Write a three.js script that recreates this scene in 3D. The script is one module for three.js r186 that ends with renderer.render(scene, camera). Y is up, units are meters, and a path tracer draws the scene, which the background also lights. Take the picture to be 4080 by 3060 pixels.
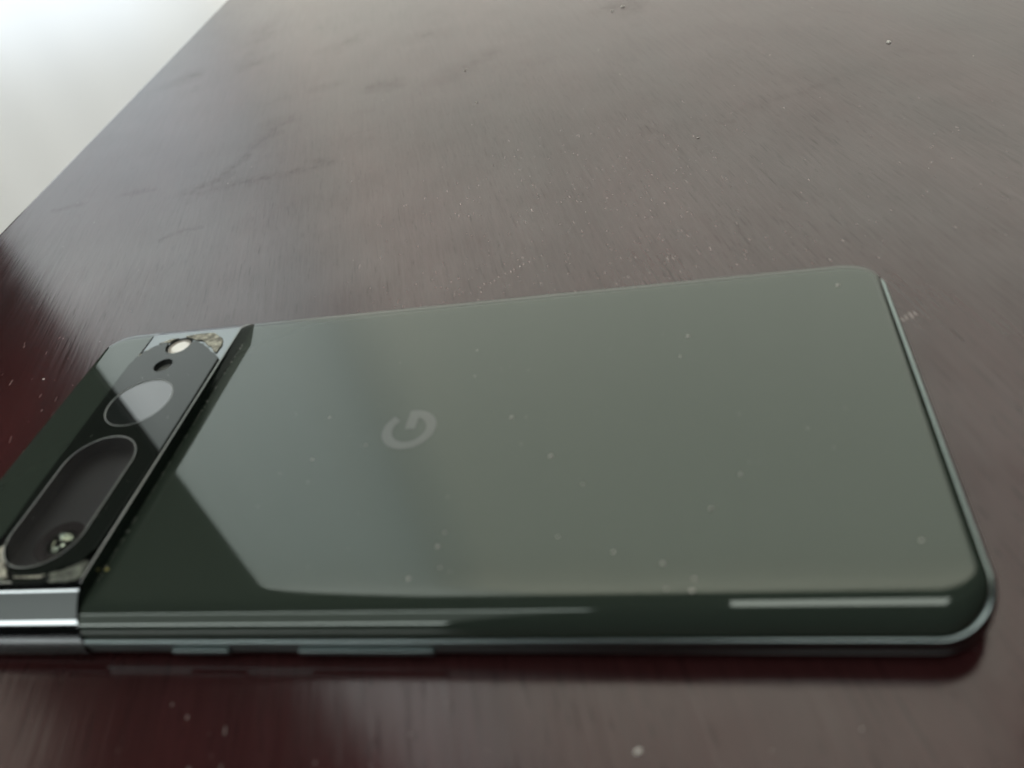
import * as THREE from 'three';
import { mergeGeometries, mergeVertices } from 'three/addons/utils/BufferGeometryUtils.js';
import { RectAreaLightUniformsLib } from 'three/addons/lights/RectAreaLightUniformsLib.js';
import { ImprovedNoise } from 'three/addons/math/ImprovedNoise.js';
import { Brush, Evaluator, SUBTRACTION } from 'three-bvh-csg';

RectAreaLightUniformsLib.init();
const scene = new THREE.Scene();
// ---------------------------------------------------------------- camera
// world: metres, y up, the phone's top left corner at x = 0, z = 0, table top at y = 0
const camera = new THREE.PerspectiveCamera(49.7, 4 / 3, 0.005, 30);
camera.position.set(0.1309966, 0.0977154, 0.1363193);
camera.rotation.set(-0.6666, 0.3007, -0.2637, 'YXZ');
camera.focus = 0.222;
camera.userData.fStop = 15;
scene.add(camera);

// ---------------------------------------------------------------- light and exposure
const renderer = new THREE.WebGLRenderer({ antialias: true });
renderer.toneMapping = THREE.LinearToneMapping;
renderer.toneMappingExposure = 0.92;
renderer.shadowMap.enabled = true;
scene.background = new THREE.Color().setRGB(0.014, 0.015, 0.014);   // the unlit rest of the room

function tag(o, label, category, kind) {
  if (label) o.userData.label = label;
  if (category) o.userData.category = category;
  if (kind) o.userData.kind = kind;
  return o;
}
const V = (x, y, z) => new THREE.Vector3(x, y, z);
// a daylit window pane: a glowing sheet and an area light of its size just in front of it
function windowPane(name, label, cx, cy, cz, w, h, to, rgb, glow, power) {
  const m = new THREE.MeshStandardMaterial({ color: 0x000000, roughness: 1, side: THREE.DoubleSide });
  m.emissive.setRGB(...rgb); m.emissiveIntensity = glow;
  const pane = new THREE.Mesh(new THREE.BoxGeometry(w, h, 0.004), m);
  pane.name = name; pane.position.set(cx, cy, cz); pane.lookAt(V(cx, cy, cz).add(to)); scene.add(pane);
  tag(pane, label, 'window');
  const l = new THREE.RectAreaLight(new THREE.Color().setRGB(...rgb), power, w, h);
  l.position.set(cx, cy, cz).addScaledVector(to, 0.006); l.lookAt(V(cx, cy, cz).add(to)); l.name = name + '_daylight';
  scene.add(l);
  return pane;
}
const FAR = -1.0;                         // plane of the curtain beyond the table
const CUT = -1.05;                        // its left hem
const GAP = 0.09;                         // from the panes to the curtain
const rows = [[-0.76, -0.13, 'bottom', 0.15, 0.85, [1, 1, 0.95], [1, 1, 0.9]], [-0.13, 0.42, 'low', 0.3, 2.2, [0.94, 1.03, 1.13], [1.01, 0.99, 0.91]], [0.44, 1.4, 'middle', 0.5, 3.8, [0.95, 1.03, 1.06], [1.0, 1.0, 0.92]], [1.42, 2.7, 'top', 0.5, 4.9, [0.98, 1.0, 1.0], [1.06, 0.99, 0.88]]];
rows.forEach(([y0, y1, word, glow, power, cool, warm], k) => {     // two casements of a window, four panes each, behind the curtain
  windowPane('window_pane_' + String(k * 2 + 1).padStart(3, '0'), `cool ${word} window pane behind the hem end of the white curtain`, -0.84, (y0 + y1) / 2, FAR - GAP, 0.64, y1 - y0, V(0, 0, 1), cool, glow, power);
  windowPane('window_pane_' + String(k * 2 + 2).padStart(3, '0'), `wide ${word} window pane behind the white curtain`, 0.20, (y0 + y1) / 2, FAR - GAP, 1.38, y1 - y0, V(0, 0, 1), warm, glow, power);
});
windowPane('window_pane', 'bright wide window pane behind a pulled down blind', -2.0, 1.75, 1.5, 3.2, 2.8, V(0, 0, -1), [0.97, 1.0, 1.0], 1.5, 7.0);
windowPane('window_pane_009', 'low wide side window pane beyond the dark drape', -2.0, 1.78, -0.2, 1.5, 0.66, V(1, 0, 0), [1.05, 1.0, 0.86], 0.3, 1.25);
windowPane('ceiling_light', 'long flat ceiling light panel above the table', 0.54, 2.3, 0.44, 0.8, 0.7, V(0, -1, 0), [1.0, 1.0, 0.96], 1.4, 4.4).userData.category = 'ceiling light';

// ---------------------------------------------------------------- helpers
const mm = (g) => g.scale(0.001, 0.001, 0.001);
function rng(seed) { let a = seed >>> 0; return () => { a = (a + 0x6d2b79f5) >>> 0; let t = Math.imul(a ^ (a >>> 15), 1 | a); t = (t + Math.imul(t ^ (t >>> 7), 61 | t)) ^ t; return ((t ^ (t >>> 14)) >>> 0) / 4294967296; }; }
const noise = new ImprovedNoise();
const fbm = (x, y, z, o = 4) => { let s = 0, a = 0.5; for (let i = 0; i < o; i++) { s += a * noise.noise(x, y, z + i * 7.3); x *= 2.03; y *= 2.03; a *= 0.5; } return s; };
function part(name, geo, mat, parent, label) {
  const o = new THREE.Mesh(geo, mat); o.name = name; o.castShadow = o.receiveShadow = true;
  if (label) o.userData.label = label;
  parent.add(o); return o;
}
function dataTexture(w, h, fn, srgb) {
  const d = new Uint8Array(w * h * 4);
  for (let j = 0, k = 0; j < h; j++) for (let i = 0; i < w; i++, k += 4) {
    const c = fn(i, j); d[k] = c[0]; d[k + 1] = c[1]; d[k + 2] = c[2]; d[k + 3] = c[3] ?? 255;
  }
  const t = new THREE.DataTexture(d, w, h); t.magFilter = THREE.LinearFilter; t.minFilter = THREE.LinearMipmapLinearFilter; t.generateMipmaps = true;
  if (srgb) t.colorSpace = THREE.SRGBColorSpace;
  t.needsUpdate = true; return t;
}
const toS = (v) => 255 * (v <= 0.0031308 ? 12.92 * v : 1.055 * Math.pow(v, 1 / 2.4) - 0.055);

// ---------------------------------------------------------------- table top
const GR = 17.1 * Math.PI / 180;                       // the grain runs away from the viewer, turned by 17 degrees
const TILE = 0.45;
// grain coordinates: a across, b along the grain
const grainA = (x, z) => x * Math.cos(GR) - z * Math.sin(GR);
const grainB = (x, z) => x * Math.sin(GR) + z * Math.cos(GR);
const A0 = -0.13, B0 = -0.33;                          // where the texture tile starts
{
  const N = 2048, P = N / TILE / 1000;                 // pixels per mm
  const mark = new Float32Array(N * N);                // pale scratches and chips in the varnish
  const pore = new Float32Array(N * N);                // dark open pores along the grain
  const stroke = (buf, a, b, len, wid, v, slope = 0) => {      // mm, along b
    const px = (a - A0 * 1000) * P, py = (b - B0 * 1000) * P, L = len * P / 2, W = Math.max(0.6, wid * P / 2);
    for (let j = Math.floor(py - L - 1); j <= py + L + 1; j++) for (let i = Math.floor(px - W - 2 - Math.abs(slope) * L); i <= px + W + 2 + Math.abs(slope) * L; i++) {
      if (i < 0 || j < 0 || i >= N || j >= N) continue;
      const y = (j - py) / L, x = (i - px - slope * (j - py)) / W;
      const q = Math.exp(-x * x * 1.2) * Math.max(0, 1 - y * y * y * y);
      if (q > 0.02) buf[j * N + i] = Math.max(buf[j * N + i], q * v);
    }
  };
  const r = rng(11);
  for (let n = 0; n < 26000; n++) {
    const a = A0 * 1000 + r() * 450, b = B0 * 1000 + r() * 450;
    const dens = 0.5 + fbm(a * 0.03, b * 0.006, 3.1, 3) * 1.5;
    if (r() > dens) continue;
    stroke(pore, a, b, 1.5 + r() * r() * 9, 0.12 + r() * 0.16, 0.25 + r() * 0.75, (r() - 0.5) * 0.05);
  }
  // scattered chips, thick beyond the phone's far side and at the left, few elsewhere
  const cluster = (x, z, sx, sz, n, big) => { for (let k = 0; k < n; k++) {
    const g = () => (r() + r() + r() - 1.5) / 1.2; const px = x + g() * sx, pz = z + g() * sz;
    stroke(mark, grainA(px, pz), grainB(px, pz), 0.3 + r() * r() * big, 0.1 + r() * 0.14, 0.05 + r() * r() * 0.6, (r() - 0.5) * 0.3);
  } };
  cluster(104, -62, 62, 55, 330, 2.6); cluster(120, -22, 55, 22, 130, 2.4); cluster(70, -16, 30, 14, 40, 1.2); cluster(-30, 10, 50, 50, 80, 3.0); cluster(60, 92, 40, 12, 26, 1.6); cluster(190, -40, 50, 60, 80, 1.5); cluster(30, -130, 120, 70, 50, 1.0);
  for (const [x, z] of [[165, 7.6], [165.8, 7], [166.7, 6.5], [167.5, 6.2]]) stroke(mark, grainA(x, z), grainB(x, z), 1.2 + r() * 1.8, 0.16 + r() * 0.16, 0.6 + r() * 0.4, 0.5 * (r() - 0.5));
  for (let k = 0; k < 13; k++) stroke(mark, grainA(81 + k * 1.1 + r(), -17 - k * 0.9 - r()), grainB(81 + k * 1.1 + r(), -17 - k * 0.9 - r()), 0.5 + r() * 0.5, 0.25, 0.3 + r() * 0.5);
  const map = dataTexture(N, N, (i, j) => {
    const a = A0 * 1000 + i / P, b = B0 * 1000 + j / P;
    const fig = fbm(a * 0.045 + fbm(b * 0.008, a * 0.01, 5, 2) * 1.2, b * 0.0045, 1.7, 4);       // growth bands
    const fib = noise.noise(a * 1.9, b * 0.06, 4.4) * 0.6 + noise.noise(a * 4.6, b * 0.15, 9.1) * 0.4;
    const blot = fbm(a * 0.022, b * 0.016, 12.5, 3);                                             // uneven stain
    const k = j * N + i, m = mark[k];
    let s = 1 + fig * 0.55 + fib * 0.2;
    s *= 1 - 0.5 * pore[k];
    const red = 1 + blot * 1.1;
    let c = [0.043 * s * (0.75 + 0.25 * red), 0.0135 * s * (1.15 - 0.15 * red), 0.0138 * s * (1.12 - 0.12 * red)];
    c = [c[0] + (0.72 - c[0]) * m, c[1] + (0.66 - c[1]) * m, c[2] + (0.62 - c[2]) * m];
    return c.map((v) => toS(Math.min(1, Math.max(0.002, v))));
  }, true);
  const smear = new Float32Array(N * N);
  const dull = (pts, w, v) => {                        // a dull wipe mark in the polish along a line of table points (mm)
    for (let n = 0; n + 1 < pts.length; n++) { const [a, b] = [pts[n], pts[n + 1]], steps = Math.ceil(Math.hypot(a[0] - b[0], a[1] - b[1]) / (w * 0.35));
      for (let k = 0; k <= steps; k++) {
        const t = k / steps, x = a[0] + (b[0] - a[0]) * t + (r() - 0.5) * w * 0.7, z = a[1] + (b[1] - a[1]) * t + (r() - 0.5) * w * 0.7;
        const px = (grainA(x, z) - A0 * 1000) * P, py = (grainB(x, z) - B0 * 1000) * P, R = w * P * (0.35 + r() * 0.45), q = v * (0.4 + 0.6 * r());
        for (let j = Math.floor(py - R); j <= py + R; j++) for (let i = Math.floor(px - R); i <= px + R; i++) {
          if (i < 0 || j < 0 || i >= N || j >= N) continue;
          const d2 = ((i - px) ** 2 + (j - py) ** 2) / (R * R); if (d2 < 1) smear[j * N + i] = Math.max(smear[j * N + i], q * (1 - d2));
        }
      } }
  };
  for (const [pts, w, v] of [
    [[[-29.9, -90.9], [-25.9, -95], [-21.8, -98.3], [-20.3, -103.3], [-18.4, -112.1], [-15.6, -136.7], [-13.4, -141.4]], 2.4, 0.9], [[[-27.3, -90.2], [-19.1, -92.3], [-7.3, -94.2], [4.4, -96.2], [18.3, -99.2], [12.4, -103.7]], 2.4, 0.75],
    [[[-97.4, -217.2], [-92.1, -219.5], [-87.5, -222.3]], 5, 0.9], [[[15.1, -166.6], [20.8, -164.2], [27.4, -162]], 4.5, 0.9], [[[-57.1, -98.1], [-44.5, -98.3]], 1.6, 0.8], [[[-23.4, -61.2], [-18.6, -65.2], [-12.2, -65.9]], 1.2, 0.8], [[[-82, -93], [-70.4, -95.3]], 1.8, 0.8],
    [[[-58.5, -222], [-55.5, -227]], 5, 0.8], [[[44.7, -163.6], [50.6, -168.7], [59.3, -180.6]], 5, 0.7], [[[-20.2, -221.6], [-12, -234]], 5, 0.8], [[[-62.4, -222.2], [-75.7, -281.6]], 6, 0.5], [[[-8.3, -174.4], [-3.8, -173.9]], 4, 0.8], [[[24.8, -218.5], [26.5, -220.8]], 6, 0.9],
    [[[-16, -128], [-14, -146]], 5, 0.6], [[[101, -213], [112, -205], [118, -216]], 5, 0.7], [[[150, -96], [168, -104]], 3, 0.5], [[[190, -120], [205, -111]], 3, 0.4]]) { dull(pts, w * 2.4, v * 0.4); dull(pts, w * 1.2, v * 0.65); }
  for (let k = 0; k < 30; k++) { const x = -80 + r() * 260, z = -280 + r() * 200, a = r() * 6.28, l = 2 + r() * 9; dull([[x, z], [x + Math.cos(a) * l, z + Math.sin(a) * l]], 1.5 + r() * 3, 0.1 + r() * 0.25); }
  const rough = dataTexture(1024, 1024, (i, j) => {
    const a = A0 * 1000 + 2 * i / P, b = B0 * 1000 + 2 * j / P, k = 2 * j * N + 2 * i;
    const v = 0.165 + 0.06 * fbm(a * 0.02, b * 0.02, 21.3, 4) + 0.035 * noise.noise(a * 0.9, b * 0.05, 2.2) + 0.12 * smear[k] + 0.25 * mark[k];
    const q = 255 * Math.min(0.9, Math.max(0.06, v)); return [q, q, q];
  });
  const gloss = dataTexture(N, N, (i, j) => {            // where the varnish is thin, open pored or soiled it shines less
    const a = A0 * 1000 + i / P, b = B0 * 1000 + j / P, k = j * N + i;
    const v = 0.86 + 0.10 * noise.noise(a * 2.1, b * 0.07, 5.5) + 0.10 * noise.noise(a * 5.5, b * 0.3, 15.5) + 0.22 * fbm(a * 0.05, b * 0.05, 31.3, 2) - 0.35 * pore[k] - 0.55 * smear[k];
    return [255, 255, 255, 255 * Math.min(1, Math.max(0.1, v))];
  });
  const bump = dataTexture(N, N, (i, j) => {
    const a = A0 * 1000 + i / P, b = B0 * 1000 + j / P, k = j * N + i;
    const v = 0.62 + 0.15 * noise.noise(a * 1.3, b * 0.035, 8.8) + 0.13 * noise.noise(a * 3.1, b * 0.09, 1.1) + 0.10 * fbm(a * 0.16, b * 0.05, 3.3, 2) - 0.26 * pore[k] - 0.12 * mark[k];
    const q = 255 * Math.min(1, Math.max(0, v)); return [q, q, q];
  });
  for (const t of [map, rough, bump, gloss]) { t.wrapS = t.wrapT = THREE.MirroredRepeatWrapping; t.anisotropy = 8; }
  const wood = new THREE.MeshPhysicalMaterial({ map, roughness: 1, roughnessMap: rough, bumpMap: bump, bumpScale: 0.000021, ior: 1.53, metalness: 0, specularIntensityMap: gloss });

  // outline: the left edge of the table as it shows, the other edges out of view
  const sh = new THREE.Shape();
  const ex = (z) => -0.0853 + z * 0.1388;              // left edge
  sh.moveTo(ex(-0.78), 0.78); sh.lineTo(ex(0.45), -0.45); sh.lineTo(1.0, -0.45); sh.lineTo(1.0, 0.78); sh.closePath();
  const g = new THREE.ExtrudeGeometry(sh, { depth: 0.022, bevelEnabled: true, bevelThickness: 0.003, bevelSize: 0.003, bevelOffset: -0.003, bevelSegments: 4 });
  g.rotateX(-Math.PI / 2);
  g.translate(0, -0.025, 0);
  const p = g.attributes.position, uv = g.attributes.uv;
  for (let i = 0; i < p.count; i++) uv.setXY(i, (grainA(p.getX(i), p.getZ(i)) - A0) / TILE, (grainB(p.getX(i), p.getZ(i)) - B0) / TILE);
  const top = part('tabletop', g, wood, scene);
  tag(top, 'dark red brown varnished wooden table top with scratches', null, 'structure');
}

// ---------------------------------------------------------------- white curtain beyond the table, and the blind behind the viewer
{
  const x0 = CUT - 0.05, x1 = 0.9, y0 = -0.72, y1 = 2.62, NX = 260, NY = 40;
  const g = new THREE.PlaneGeometry(x1 - x0, y1 - y0, NX, NY);
  g.translate((x0 + x1) / 2, (y0 + y1) / 2, 0);
  const p = g.attributes.position;
  for (let i = 0; i < p.count; i++) {
    const x = p.getX(i), y = p.getY(i);
    const w = fbm(x * 2.3 + 4, y * 0.5, 6.1, 2) * 0.06;
    p.setZ(i, FAR + 0.006 * Math.sin(x * 19 + y * 0.5 + 9 * fbm(x * 1.5, y * 0.3, 2.2, 2)) + 0.002 * Math.sin(x * 53 + y) + w * 0.4);
  }
  g.computeVertexNormals();
  const cloth = new THREE.MeshPhysicalMaterial({ color: new THREE.Color().setRGB(0.93, 0.93, 0.9), roughness: 1, transmission: 0.5, thickness: 0, side: THREE.DoubleSide });
  tag(part('curtain', g, cloth, scene), 'white daylit curtain hanging beyond the edge of the table', 'curtain');
  const edge = (y) => CUT - 0.012 + 0.066 * y, ws = new THREE.Shape();      // a dark drape drawn aside: its edge leans a little
  ws.moveTo(-1.98, -0.75); ws.lineTo(edge(-0.75), -0.75); ws.lineTo(edge(2.75), 2.75); ws.lineTo(-1.98, 2.75); ws.closePath();
  const wp = new THREE.ExtrudeGeometry(ws, { depth: 0.02, bevelEnabled: false }); wp.translate(0, 0, FAR + 0.02);
  tag(part('drape', wp, new THREE.MeshStandardMaterial({ color: new THREE.Color().setRGB(0.018, 0.014, 0.012), roughness: 0.8 }), scene), 'dark drape drawn aside at the edge of the white curtain', 'drape');
  const b = new THREE.PlaneGeometry(3.3, 2.16); b.rotateY(Math.PI); b.translate(-2.02, 1.6, 1.45);
  const fab = new THREE.MeshPhysicalMaterial({ color: new THREE.Color().setRGB(0.24, 0.245, 0.235), roughness: 1, transmission: 0.4, thickness: 0, side: THREE.DoubleSide });
  tag(part('window_blind', b, fab, scene), 'pale roller blind hanging in front of the bright window', 'blind');
}

// ---------------------------------------------------------------- the phone
const L = 162.7, Z0 = -1.9, W = 76.7 - Z0, RC = 8.0;   // length, far side, width, corner radius in mm
const phone = new THREE.Group(); phone.name = 'smartphone'; scene.add(phone);
tag(phone, 'dark green grey smartphone lying face down on the table', 'smartphone');

// one closed ring of the body: inset ix at the two ends, iz at the two long sides
const CS = 20;
function ring(ix, iz, y, ye = y) {                   // height y along the sides, ye at the ends
  const pts = [], rx = Math.max(0.4, RC - ix), rz = Math.max(0.4, RC - iz), cx = [L - ix - rx, ix + rx], cz = [Z0 + W - iz - rz, Z0 + iz + rz];
  const corner = (x, z, a0) => { for (let k = 0; k <= CS; k++) { const a = a0 + (k / CS) * Math.PI / 2; pts.push([x + rx * Math.cos(a), y + (ye - y) * Math.cos(a) ** 2, z + rz * Math.sin(a)]); } };
  corner(cx[0], cz[0], 0); corner(cx[1], cz[0], Math.PI / 2); corner(cx[1], cz[1], Math.PI); corner(cx[0], cz[1], 1.5 * Math.PI);
  return pts;
}
function skin(rings, capTop, capBottom) {
  const pos = [], idx = [], n = rings[0].length;
  for (const r of rings) for (const q of r) pos.push(...q);
  for (let k = 0; k + 1 < rings.length; k++) for (let i = 0; i < n; i++) {
    const a = k * n + i, b = k * n + (i + 1) % n, c = a + n, d = b + n;
    idx.push(a, c, b, b, c, d);
  }
  const fan = (k, up) => {
    const c = pos.length / 3; pos.push(L / 2, rings[k][0][1], Z0 + W / 2);
    for (let i = 0; i < n; i++) { const a = k * n + i, b = k * n + (i + 1) % n; up ? idx.push(a, c, b) : idx.push(a, b, c); }
  };
  if (capTop) fan(rings.length - 1, true);
  if (capBottom) fan(0, false);
  const g = new THREE.BufferGeometry();
  g.setAttribute('position', new THREE.Float32BufferAttribute(pos, 3)); g.setIndex(idx); g.computeVertexNormals();
  const uv = new Float32Array(pos.length / 3 * 2); for (let i = 0; i < pos.length / 3; i++) { uv[2 * i] = pos[3 * i] / 1000; uv[2 * i + 1] = pos[3 * i + 2] / 1000; }
  g.setAttribute('uv', new THREE.BufferAttribute(uv, 2));
  return mm(g);
}
const glassMat = new THREE.MeshPhysicalMaterial({ color: new THREE.Color().setRGB(0.031, 0.042, 0.033), roughness: 0.025, ior: 1.545, specularColor: new THREE.Color().setRGB(0.9, 1, 0.92) });
const frameMat = new THREE.MeshPhysicalMaterial({ color: new THREE.Color().setRGB(0.23, 0.28, 0.275), metalness: 1, roughness: 0.28 });
const barMat = new THREE.MeshPhysicalMaterial({ color: new THREE.Color().setRGB(0.16, 0.174, 0.174), metalness: 1, roughness: 0.06 });
const blackGloss = new THREE.MeshPhysicalMaterial({ color: new THREE.Color().setRGB(0.010, 0.013, 0.011), roughness: 0.012, ior: 1.5, specularIntensity: 0.6, specularColor: new THREE.Color().setRGB(0.93, 1, 0.93) });
const cavityMat = new THREE.MeshStandardMaterial({ color: new THREE.Color().setRGB(0.16, 0.174, 0.174), metalness: 1, roughness: 0.5 });   // the bar's own metal, unpolished inside the cut-outs

// back glass: strongly curved down the long sides, tightly rounded at the ends
{
  const rings = [], n = 40, prof = [[0, 0]];
  let z = 0, y = 0;
  for (let k = 0; k < n; k++) { const t = (Math.PI / 2) * Math.pow((k + 0.5) / n, 2.3); z += Math.cos(t); y += Math.sin(t); prof.push([z, y]); }
  const H = 4.15 / y;
  for (let k = n; k >= 0; k--) {                       // the bend sets in gently, then tightens towards the seam
    const f = (z - prof[k][0]) / z;
    rings.push(ring(1.08 + 2.3 * f, 0.6 + 6.0 * f, 8.9 - prof[k][1] * H, 8.9 - prof[k][1] * H * 0.45));
  }
  // the camera bar parts the glass into the main panel and a strip at the top end
  const solid = new Brush(skin(rings, true, true).scale(1000, 1000, 1000), glassMat); solid.updateMatrixWorld();
  const ev = new Evaluator(); ev.useGroups = false; ev.attributes = ['position', 'normal', 'uv'];
  for (const [name, x0, x1, label] of [['back_glass', -20, 36.95, 'glossy dark green grey back glass'], ['top_glass', 14.9, 190, 'narrow strip of back glass above the camera bar']]) {
    const box = new Brush(new THREE.BoxGeometry(x1 - x0, 40, 120).translate((x0 + x1) / 2, 8, Z0 + W / 2), glassMat); box.updateMatrixWorld();
    part(name, mm(ev.evaluate(solid, box, SUBTRACTION).geometry), glassMat, phone, label);
  }
}
// metal frame with a rounded upper lip
{
  const rings = [], RAISE = 2.2;                       // the frame stands higher at the two ends
  for (const [i, y] of [[0.9, 1.7], [0.35, 1.8], [0.12, 2.2], [0.03, 2.7], [0, 3.3], [0.0, 3.6], [0.04, 3.95], [0.11, 4.4], [0.2, 4.64], [0.3, 4.75], [0.5, 4.79], [0.6, 4.76], [0.64, 4.6], [0.7, 4.3]]) rings.push(ring(i * 1.7 + 0.05, i, y, y + RAISE * Math.max(0, Math.min(1, (y - 2.4) / 2))));
  part('frame', skin(rings), frameMat, phone, 'metal side frame');
}
// display side, face down
{
  const rings = [];
  for (let k = 0; k <= 12; k++) { const t = (k / 12) * Math.PI / 2; rings.push(ring(0.5 + 1.2 * (1 - Math.sin(t)), 0.5 + 3.4 * (1 - Math.sin(t)), 0.06 + 1.7 * (1 - Math.cos(t)))); }
  part('front_glass', skin(rings, false, true), blackGloss, phone);
}

// camera bar: a polished metal bridge across the back that runs down into the frame at both sides
const BX0 = 14.8, BX1 = 37.0, TOP = 11.4;
const bar = (() => {
  const prof = [];                                     // (z, y, nz, ny)
  const half = [];                                     // from the flat top outwards: distance out, drop, normal angle
  const arcs = [[0.8, 0, 25, 6], [12, 25, 62, 18], [9, 62, 88, 12]];
  let cz = 0, cy = 0;
  half.push([0, 0, 0]);
  for (const [R, d0, d1, n] of arcs) for (let k = 1; k <= n; k++) {
    const t0 = (d0 + (d1 - d0) * (k - 1) / n) * Math.PI / 180, t1 = (d0 + (d1 - d0) * k / n) * Math.PI / 180;
    cz += R * (Math.sin(t1) - Math.sin(t0)); cy += R * (Math.cos(t0) - Math.cos(t1)); half.push([cz, cy, t1]);
  }
  const reach = cz, INSET = -0.4;
  prof.push([Z0 + 1.0, 1.5, -1, 0]);
  for (let k = half.length - 1; k >= 0; k--) { const [o, d, t] = half[k]; const l = Math.hypot(Math.sin(t), Math.cos(t) * 1.3); prof.push([Z0 + INSET + (reach - o) * 1.3, TOP - d, -Math.sin(t) / l, Math.cos(t) * 1.3 / l]); }
  for (let k = 0; k < half.length; k++) { const [o, d, t] = half[k]; prof.push([Z0 + W - INSET - reach + o, TOP - d, Math.sin(t), Math.cos(t)]); }
  prof.push([Z0 + W - 1.0, 1.5, 1, 0]);
  const st = [[BX0 - 0.05, 2.9], [BX0, 1.5], [BX0 + 0.1, 0.95], [BX0 + 0.35, 0.5], [BX0 + 0.75, 0.2], [BX0 + 1.25, 0.04], [BX0 + 1.7, 0], [26, 0], [BX1 - 0.32, 0], [BX1 - 0.22, 0.025], [BX1 - 0.12, 0.08], [BX1 - 0.05, 0.16], [BX1, 0.3], [BX1 + 0.02, 1.3], [BX1 + 0.04, 2.9]];
  const pos = [], idx = [], m = prof.length;
  for (const [x, o] of st) for (const [z, y, nz, ny] of prof) pos.push(x, y - ny * o, z - nz * o);
  for (let k = 0; k + 1 < st.length; k++) for (let i = 0; i < m; i++) {
    const j = (i + 1) % m, p = k * m + i, q = k * m + j, r = p + m, s = q + m; idx.push(p, q, r, q, s, r);
  }
  for (const [k, up] of [[0, false], [st.length - 1, true]]) {
    const c = pos.length / 3; pos.push(st[k][0], 6, Z0 + W / 2);
    for (let i = 0; i < m; i++) { const j = (i + 1) % m; up ? idx.push(k * m + i, k * m + j, c) : idx.push(k * m + j, k * m + i, c); }
  }
  const g = new THREE.BufferGeometry();
  g.setAttribute('position', new THREE.Float32BufferAttribute(pos, 3)); g.setIndex(idx); g.computeVertexNormals();
  g.setAttribute('uv', new THREE.BufferAttribute(new Float32Array(pos.length / 3 * 2), 2));
  return g;
})();
const PILL = { x: 25.0, r: 7.1, z0: 45.6, z1: 60.9 }, OVAL = { x: 24.8, z: 29.1, r: 6.6 }, FLASH = { x: 24.6, z: 11.3, r: 2.7 }, SENSOR = { x: 24.3, z: 17.9, r: 1.95 };
function pillPath(P, cls = THREE.Path, grow = 0) {      // shapes live in (x, -z)
  const p = new cls(), r = P.r + grow; p.absarc(P.x, -P.z0, r, 0, Math.PI, false); p.absarc(P.x, -P.z1, r, Math.PI, 2 * Math.PI, false); p.closePath(); return p;
}
function diskPath(P, cls = THREE.Path, grow = 0) { const p = new cls(); p.absarc(P.x, -P.z, P.r + grow, 0, 2 * Math.PI, false); return p; }
// a plate from a shape in (x, -z), y from lo to hi, with softly rounded rims
function plate(shape, lo, hi, bevel = 0, seg = 24) {
  const g = new THREE.ExtrudeGeometry(shape, { depth: hi - lo - (bevel ? 2 * bevel : 0), bevelEnabled: bevel > 0, bevelThickness: bevel, bevelSize: bevel, bevelOffset: -bevel, bevelSegments: 3, curveSegments: seg });
  g.translate(0, 0, bevel); g.rotateX(-Math.PI / 2); g.translate(0, lo, 0); return g;
}
let cameraBar;
{
  const ev = new Evaluator(); ev.useGroups = true; ev.attributes = ['position', 'normal', 'uv'];
  let B = new Brush(bar, barMat); B.updateMatrixWorld();
  for (const [s, lo] of [[pillPath(PILL, THREE.Shape, 0.5), 8.9], [diskPath(OVAL, THREE.Shape, 0.4), 9.6], [diskPath(FLASH, THREE.Shape, 0.3), 10.0], [diskPath(SENSOR, THREE.Shape, 0.2), 9.7]]) {
    const c = new Brush(plate(s, lo, 13), cavityMat); c.updateMatrixWorld();
    B = ev.evaluate(B, c, SUBTRACTION); B.updateMatrixWorld();
  }
  cameraBar = part('camera_bar', mm(B.geometry), B.material, phone, 'raised polished dark metal camera bar');
}
// black glass cover stuck on the bar, its two ends chipped away
{
  const s = new THREE.Shape();
  const out = [[36.4, 16.9], [36.55, 30], [36.55, 50], [36.2, 64.6], [35.0, 66.9], [33.0, 67.6], [31.6, 68.5], [28.6, 69.0], [24.6, 69.2], [22.6, 68.3], [20.6, 66.3], [19.2, 64.4], [17.6, 62.0], [16.3, 60.2], [15.9, 50], [15.75, 30], [15.65, 16.2], [16.1, 15.2], [15.9, 14.4], [16.9, 13.4], [16.7, 12.6], [17.9, 11.9], [18.6, 10.9], [19.8, 10.5], [20.3, 9.8], [21.4, 10.0], [21.75, 10.8], [21.85, 11.9]];
  out.forEach(([x, z], i) => (i ? s.lineTo(x, -z) : s.moveTo(x, -z)));
  // around the near half of the flash opening, then the broken corner
  for (let k = 0; k <= 12; k++) { const a = Math.PI * 0.94 - (k / 12) * Math.PI * 0.98; s.lineTo(FLASH.x + 2.75 * Math.cos(a), -(FLASH.z + 2.75 * Math.sin(a))); }
  for (const [x, z] of [[27.9, 10.3], [28.9, 10.5], [29.6, 11.2], [30.5, 11.5], [31.3, 12.4], [32.5, 13.2], [33.3, 14.3], [34.9, 15.4]]) s.lineTo(x, -z);
  s.closePath();
  s.holes.push(pillPath(PILL), diskPath(OVAL), diskPath(SENSOR));
  part('lens_cover', mm(plate(s, TOP + 0.01, TOP + 0.42, 0.07, 40)), blackGloss, cameraBar, 'glossy black lens cover with chipped ends');
}
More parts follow.
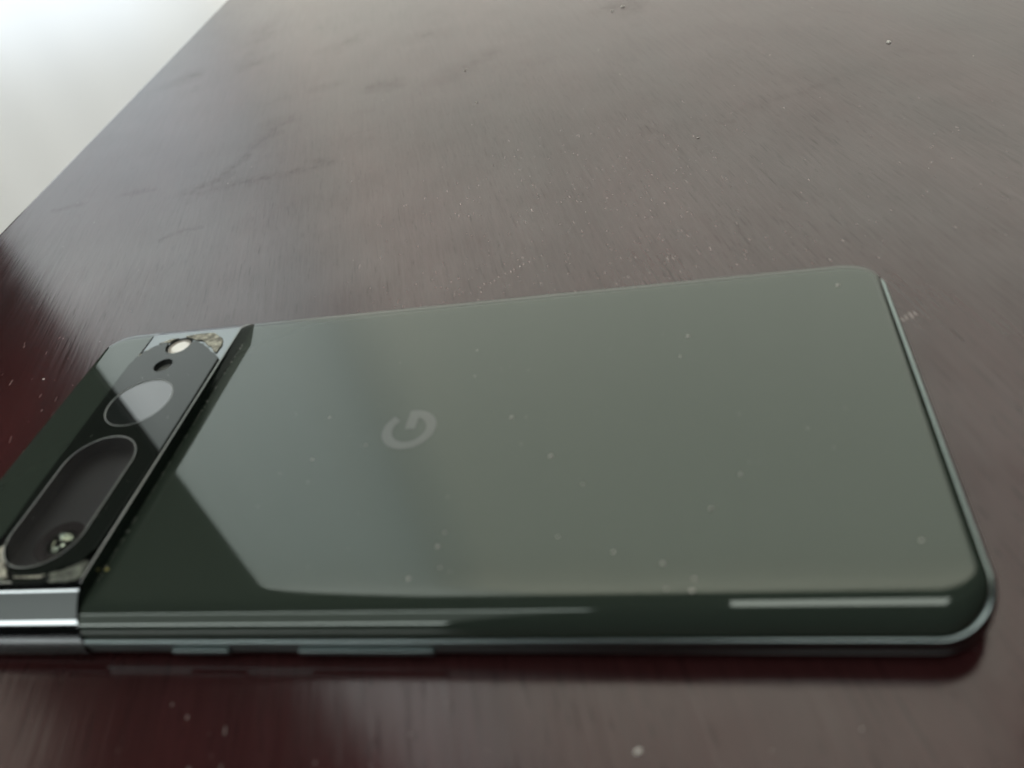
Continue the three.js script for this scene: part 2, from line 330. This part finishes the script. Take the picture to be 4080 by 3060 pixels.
// lens windows in the cover
const rimMat = new THREE.MeshPhysicalMaterial({ color: new THREE.Color().setRGB(0.5, 0.52, 0.5), roughness: 0.25, ior: 1.5 });
function rim(path, y, r, parent) {
  const pts = path.getPoints(48).map((p) => V(p.x, y, p.y * -1)); 
  const g = new THREE.TubeGeometry(new THREE.CatmullRomCurve3(pts.filter((p, i) => !i || p.distanceTo(pts[i - 1]) > 0.05).slice(0, -1), true, 'centripetal'), 240, r, 6, true);
  part('window_rim', mm(g), rimMat, parent);
}
{
  const dark = new THREE.MeshPhysicalMaterial({ color: new THREE.Color().setRGB(0.012, 0.016, 0.015), roughness: 0.012, ior: 1.95 });
  const o = part('round_window', mm(plate(diskPath(OVAL, THREE.Shape, 0.3), TOP - 0.3, TOP + 0.3, 0, 48)), dark, cameraBar, 'round dark telephoto window');
  rim(diskPath(OVAL, THREE.Path, -0.02), TOP + 0.36, 0.07, o);
  const pane = new THREE.MeshPhysicalMaterial({ color: new THREE.Color().setRGB(0.56, 0.54, 0.54), roughness: 0.02, transmission: 0.98, thickness: 0, ior: 1.5 });
  const sh = new THREE.ShapeGeometry(pillPath(PILL, THREE.Shape, 0.4), 40); sh.rotateX(-Math.PI / 2); sh.translate(0, TOP + 0.2, 0);
  const w = part('pill_window', mm(sh), pane, cameraBar, 'long pill shaped clear lens window');
  rim(pillPath(PILL, THREE.Path, -0.02), TOP + 0.36, 0.075, w);
}
// lenses, flash and sensor
function lens(x, z, r, tint, tone, metalness) {
  const barrel = new THREE.LatheGeometry([[r * 0.62, 1.2], [r * 0.66, 1.35], [r * 0.8, 1.5], [r * 0.98, 1.62], [r, 1.55], [r, 0]].map(([a, b]) => new THREE.Vector2(a, b)), 40);
  barrel.translate(x, 8.91, z);
  const bm = new THREE.MeshPhysicalMaterial({ color: new THREE.Color().setRGB(tone, tone * 0.9, tone * 0.9), roughness: 0.7 });
  const o = part('lens_barrel', mm(barrel), bm, cameraBar);
  const gr = 2.4, glass = new THREE.SphereGeometry(gr, 40, 20, 0, Math.PI * 2, 0, 1.2); glass.scale(1, 0.7, 1); glass.translate(x, 8.91 + 1.2 - gr * 0.7 * Math.cos(1.2), z);
  const gm = new THREE.MeshPhysicalMaterial({ color: new THREE.Color().setRGB(...tint), roughness: 0.05 + 0.4 * (1 - metalness), metalness });
  part('lens_glass', mm(glass), gm, o);
}
lens(27.0, 61.8, 4.2, [0.5, 0.62, 0.48], 0.024, 1);
{
  const f = new THREE.LatheGeometry([[0, 0.62], [1.6, 0.66], [2.0, 0.6], [2.12, 0.45]].map(([a, b]) => new THREE.Vector2(a, b)), 40); f.translate(FLASH.x, 10.6, FLASH.z);
  const fm = new THREE.MeshPhysicalMaterial({ color: new THREE.Color().setRGB(0.9, 0.88, 0.8), roughness: 0.2, ior: 1.6 });
  const fl = part('flash', mm(f), fm, cameraBar, 'white flash lamp');
  const rg = new THREE.LatheGeometry([[2.15, 0], [2.18, 0.75], [2.3, 0.85], [2.5, 0.8], [2.6, 0.5], [2.6, 0]].map(([a, b]) => new THREE.Vector2(a, b)), 40); rg.translate(FLASH.x, 10.5, FLASH.z);
  part('flash_ring', mm(rg), new THREE.MeshPhysicalMaterial({ color: new THREE.Color().setRGB(0.4, 0.38, 0.34), roughness: 0.35, metalness: 0.6 }), fl);
  const sn = new THREE.CylinderGeometry(1.9, 1.9, 0.3, 32); sn.translate(SENSOR.x, 10.55, SENSOR.z);
  const se = part('sensor', mm(sn), new THREE.MeshStandardMaterial({ color: new THREE.Color().setRGB(0.13, 0.14, 0.13), roughness: 0.5 }), cameraBar);
  const ho = new THREE.CylinderGeometry(0.3, 0.3, 0.1, 20); ho.translate(SENSOR.x + 0.7, 10.72, SENSOR.z + 0.45);
  part('sensor_hole', mm(ho), cavityMat, se);
}
// dried glue left where the cover has broken off
const glueTex = dataTexture(256, 256, (i, j) => {
  const q = fbm(i * 0.05, j * 0.05, 3.3, 4), d = fbm(i * 0.02 + 9, j * 0.02, 8.1, 3);
  const k = Math.max(0, Math.min(1, 0.5 + d * 2.2)); const s = 0.75 + q * 0.9;
  return [toS(Math.max(0.02, (0.26 + 0.40 * k) * s)), toS(Math.max(0.02, (0.255 + 0.395 * k) * s)), toS(Math.max(0.02, (0.21 + 0.32 * k) * s))];
}, true);
glueTex.wrapS = glueTex.wrapT = THREE.RepeatWrapping;
const glueMat = new THREE.MeshStandardMaterial({ map: glueTex, roughness: 0.8 });
const greyGlue = new THREE.MeshStandardMaterial({ map: glueTex, color: new THREE.Color().setRGB(0.34, 0.38, 0.37), roughness: 0.6 });
function glue(points, h, seed, y = TOP, mat = glueMat) {
  const r = rng(seed), s = new THREE.Shape(), P = [];
  for (let i = 0; i < points.length; i++) {            // ragged outline
    const a = points[i], b = points[(i + 1) % points.length], n = Math.max(2, Math.round(Math.hypot(a[0] - b[0], a[1] - b[1]) / 0.35));
    for (let k = 0; k < n; k++) { const t = k / n; P.push([a[0] + (b[0] - a[0]) * t + (r() - 0.5) * 0.2, a[1] + (b[1] - a[1]) * t + (r() - 0.5) * 0.2]); }
  }
  P.forEach(([x, z], i) => (i ? s.lineTo(x, -z) : s.moveTo(x, -z))); s.closePath();
  const g = plate(s, y + 0.005, y + h, h * 0.25, 8);
  const uv = g.attributes.uv, p = g.attributes.position; for (let i = 0; i < uv.count; i++) uv.setXY(i, p.getX(i) / 9, p.getZ(i) / 9);
  part('glue_residue', mm(g), mat, cameraBar, mat === glueMat ? 'crumbly beige glue residue' : 'grey smeared glue residue');
}
glue([[24.6, 8.0], [27.6, 7.7], [31.2, 7.7], [34.4, 10.3], [35.0, 12.2], [34.9, 14.9], [33.7, 14.0], [33.0, 12.9], [31.6, 11.9], [30.6, 10.9], [29.2, 9.9], [27.7, 9.6], [26.6, 8.9], [25.4, 8.6]], 0.28, 5, TOP - 0.02);
glue([[19.0, 9.9], [21.2, 8.6], [23.2, 8.3], [22.4, 8.9], [21.6, 9.6], [20.4, 9.6]], 0.2, 6);
glue([[15.9, 13.4], [16.9, 11.9], [18.1, 10.7], [18.6, 10.6], [17.4, 12.1], [16.4, 13.5]], 0.14, 16);
glue([[18.0, 63.4], [19.4, 65.2], [20.9, 67.1], [22.4, 68.9], [23.2, 69.7], [21.4, 69.9], [19.0, 69.2], [17.2, 66.5], [16.7, 64.0]], 0.3, 7);
glue([[30.2, 68.9], [32.0, 68.6], [33.6, 67.9], [34.9, 67.0], [35.3, 66.4], [35.4, 67.6], [33.6, 69.0], [31.0, 69.7]], 0.2, 8, TOP - 0.06, greyGlue);
glue([[16.4, 69.6], [20.5, 69.8], [22.8, 69.8], [22.9, 70.35], [19.0, 70.4], [16.3, 70.3]], 0.12, 21, TOP - 0.04, greyGlue);
glue([[31.0, 69.6], [32.6, 69.0], [34.2, 68.2], [36.0, 66.6], [36.3, 68.4], [36.1, 70.2], [34.0, 70.5], [31.2, 70.5]], 0.16, 18, TOP - 0.08, greyGlue);
glue([[24.0, 69.3], [28.0, 69.3], [29.8, 69.1], [29.0, 69.9], [26.0, 70.0], [24.2, 69.9]], 0.12, 9, TOP - 0.03);
{
  const s = new THREE.Shape(); [[24.0, 69.9], [24.6, 69.75], [30.4, 69.85], [30.8, 70.3], [30.6, 70.75], [24.6, 70.7]].forEach(([x, z], i) => (i ? s.lineTo(x, -z) : s.moveTo(x, -z))); s.closePath();
  part('cover_fragment', mm(plate(s, TOP - 0.12, TOP + 0.16, 0.03)), blackGloss, cameraBar, 'black sliver of the broken lens cover');
}
// round letter G emblem in the middle of the back: its head points to the camera bar
{
  const R = 4.75, r = 3.05, s = new THREE.Shape(), N = 48, gx = 81.0, gz = 38.5;
  // u to the right of the letter (away from the viewer), v to its head (towards the camera bar)
  const pts = [];
  const a0 = 0.2 - 0.2, aEnd = Math.PI * 0.245;
  for (let k = 0; k <= N; k++) { const a = aEnd + (2 * Math.PI - aEnd + 0.16) * (k / N); pts.push([R * Math.cos(a), R * Math.sin(a)]); }
  pts.push([0.05, R * Math.sin(0.16)]); pts.push([0.05, R * Math.sin(0.16) - 1.75]);
  const aIn = 2 * Math.PI - Math.asin(1.0 / r) - 0.03;
  for (let k = 0; k <= N; k++) { const a = aIn + (aEnd - aIn) * (k / N); pts.push([r * Math.cos(a), r * Math.sin(a)]); }
  pts.forEach(([u, v], i) => { const x = gx - v, nz = -(gz - u); i ? s.lineTo(x, nz) : s.moveTo(x, nz); }); s.closePath();
  const gm = new THREE.MeshPhysicalMaterial({ color: new THREE.Color().setRGB(0.115, 0.131, 0.12), roughness: 0.04, ior: 1.5 });
  part('emblem', mm(plate(s, 8.86, 8.94)), gm, phone, 'pale letter G emblem');
}
// side keys
const keyMat = new THREE.MeshPhysicalMaterial({ color: new THREE.Color().setRGB(0.15, 0.18, 0.178), metalness: 1, roughness: 0.3 });
function key(name, x0, x1, label) {
  const s = new THREE.Shape(), y0 = 2.5, y1 = 3.5, r = 0.45;
  s.moveTo(x0 + r, y0); s.lineTo(x1 - r, y0); s.absarc(x1 - r, y0 + r, r, -Math.PI / 2, 0); s.absarc(x1 - r, y1 - r, r, 0, Math.PI / 2); s.lineTo(x0 + r, y1); s.absarc(x0 + r, y1 - r, r, Math.PI / 2, Math.PI); s.absarc(x0 + r, y0 + r, r, Math.PI, 1.5 * Math.PI);
  const g = new THREE.ExtrudeGeometry(s, { depth: 0.5, bevelEnabled: true, bevelThickness: 0.25, bevelSize: 0.25, bevelOffset: -0.25, bevelSegments: 5, curveSegments: 10 });
  g.translate(0, 0, Z0 + W - 0.15);
  part(name, mm(g), keyMat, phone, label);
}
key('power_button', 51.6, 61.2, 'short power button'); key('volume_button', 71.9, 92.3, 'long volume rocker');

// ---------------------------------------------------------------- dust and crumbs
{
  const r = rng(77), m = new THREE.Matrix4(), q = new THREE.Quaternion(), list = [];
  const add = (x, y, z, s, st = 1) => { q.setFromEuler(new THREE.Euler((r() - 0.5) * 0.6, r() * 6.28, (r() - 0.5) * 0.6)); list.push(new THREE.Matrix4().compose(V(x / 1000, (y + s * 0.25) / 1000, z / 1000), q, V(s * st / 1000, s * 0.55 / 1000, s / 1000))); };
  for (const [x, z, s] of [[98.7, 37.2, 0.2], [106.2, 46.7, 0.22], [91.4, 63.8, 0.2], [91.9, 61.2, 0.14], [88.3, 69.3, 0.18], [129.8, 58.5, 0.2], [123.2, 67.6, 0.2], [127.1, 70.1, 0.18], [126.8, 72, 0.26], [123.6, 71.7, 0.16], [116.6, 65.5, 0.14], [108.8, 62.6, 0.13], [127.7, 19.2, 0.22], [153.9, 8, 0.24], [154.9, 64.9, 0.16], [134.1, 52.3, 0.14], [65.2, 44.5, 0.13], [65, 34.1, 0.13], [111.6, 52.9, 0.12], [92.5, 67.5, 0.12], [74.1, 41.8, 0.14], [126.3, 24.5, 0.1]]) add(x, 8.9, z, s * 1.15);
  for (let k = 0; k < 40; k++) add(50 + r() * 105, 8.9, 8 + r() * 62, 0.02 + r() * r() * 0.05);
  for (let k = 0; k < 110; k++) { const z = 9 + r() * 60; add(37.12 + r() * r() * 0.4, 8.9, z, 0.025 + r() * r() * r() * 0.1, 1 + r()); }        // in the corner at the foot of the bar
  for (let k = 0; k < 36; k++) add(17 + r() * 17, TOP + 0.42, 18 + r() * 48, 0.02 + r() * r() * 0.06);
  for (const [x, z, s] of [[189.2, -127.5, 0.8], [61.8, -131.3, 0.4], [51.5, -165.6, 0.5], [132.4, -80.1, 0.35], [119.4, 88.4, 0.45], [108.1, -209, 0.8], [104, -206, 0.6], [-22, 3, 0.28]]) add(x, 0, z, s * 0.8, 1.4);
  for (let k = 0; k < 200; k++) { const x = -80 + r() * 320, z = -240 + r() * 350; add(x, 0, z, 0.03 + r() * r() * r() * 0.16, 1 + r()); }
  const g = mm(new THREE.IcosahedronGeometry(1000, 1));
  const dm = new THREE.MeshStandardMaterial({ color: new THREE.Color().setRGB(0.62, 0.6, 0.55), roughness: 0.9 });
  const o = new THREE.InstancedMesh(g, dm, list.length); list.forEach((t, i) => o.setMatrixAt(i, t));
  o.name = 'dust'; o.castShadow = o.receiveShadow = true; scene.add(o);
  tag(o, 'tiny pale dust specks scattered over the phone and table', 'dust', 'stuff');
  const c = mm(new THREE.IcosahedronGeometry(0.3, 1)); c.scale(1.3, 0.6, 1);
  const cr = part('crumb', c, new THREE.MeshStandardMaterial({ color: new THREE.Color().setRGB(0.4, 0.36, 0.12), roughness: 0.9 }), scene);
  cr.position.set(0.0378, 0.00905, 0.0665);
  tag(cr, 'tiny yellow crumb on the glass at the foot of the camera bar', 'crumb');
}
renderer.render(scene, camera);
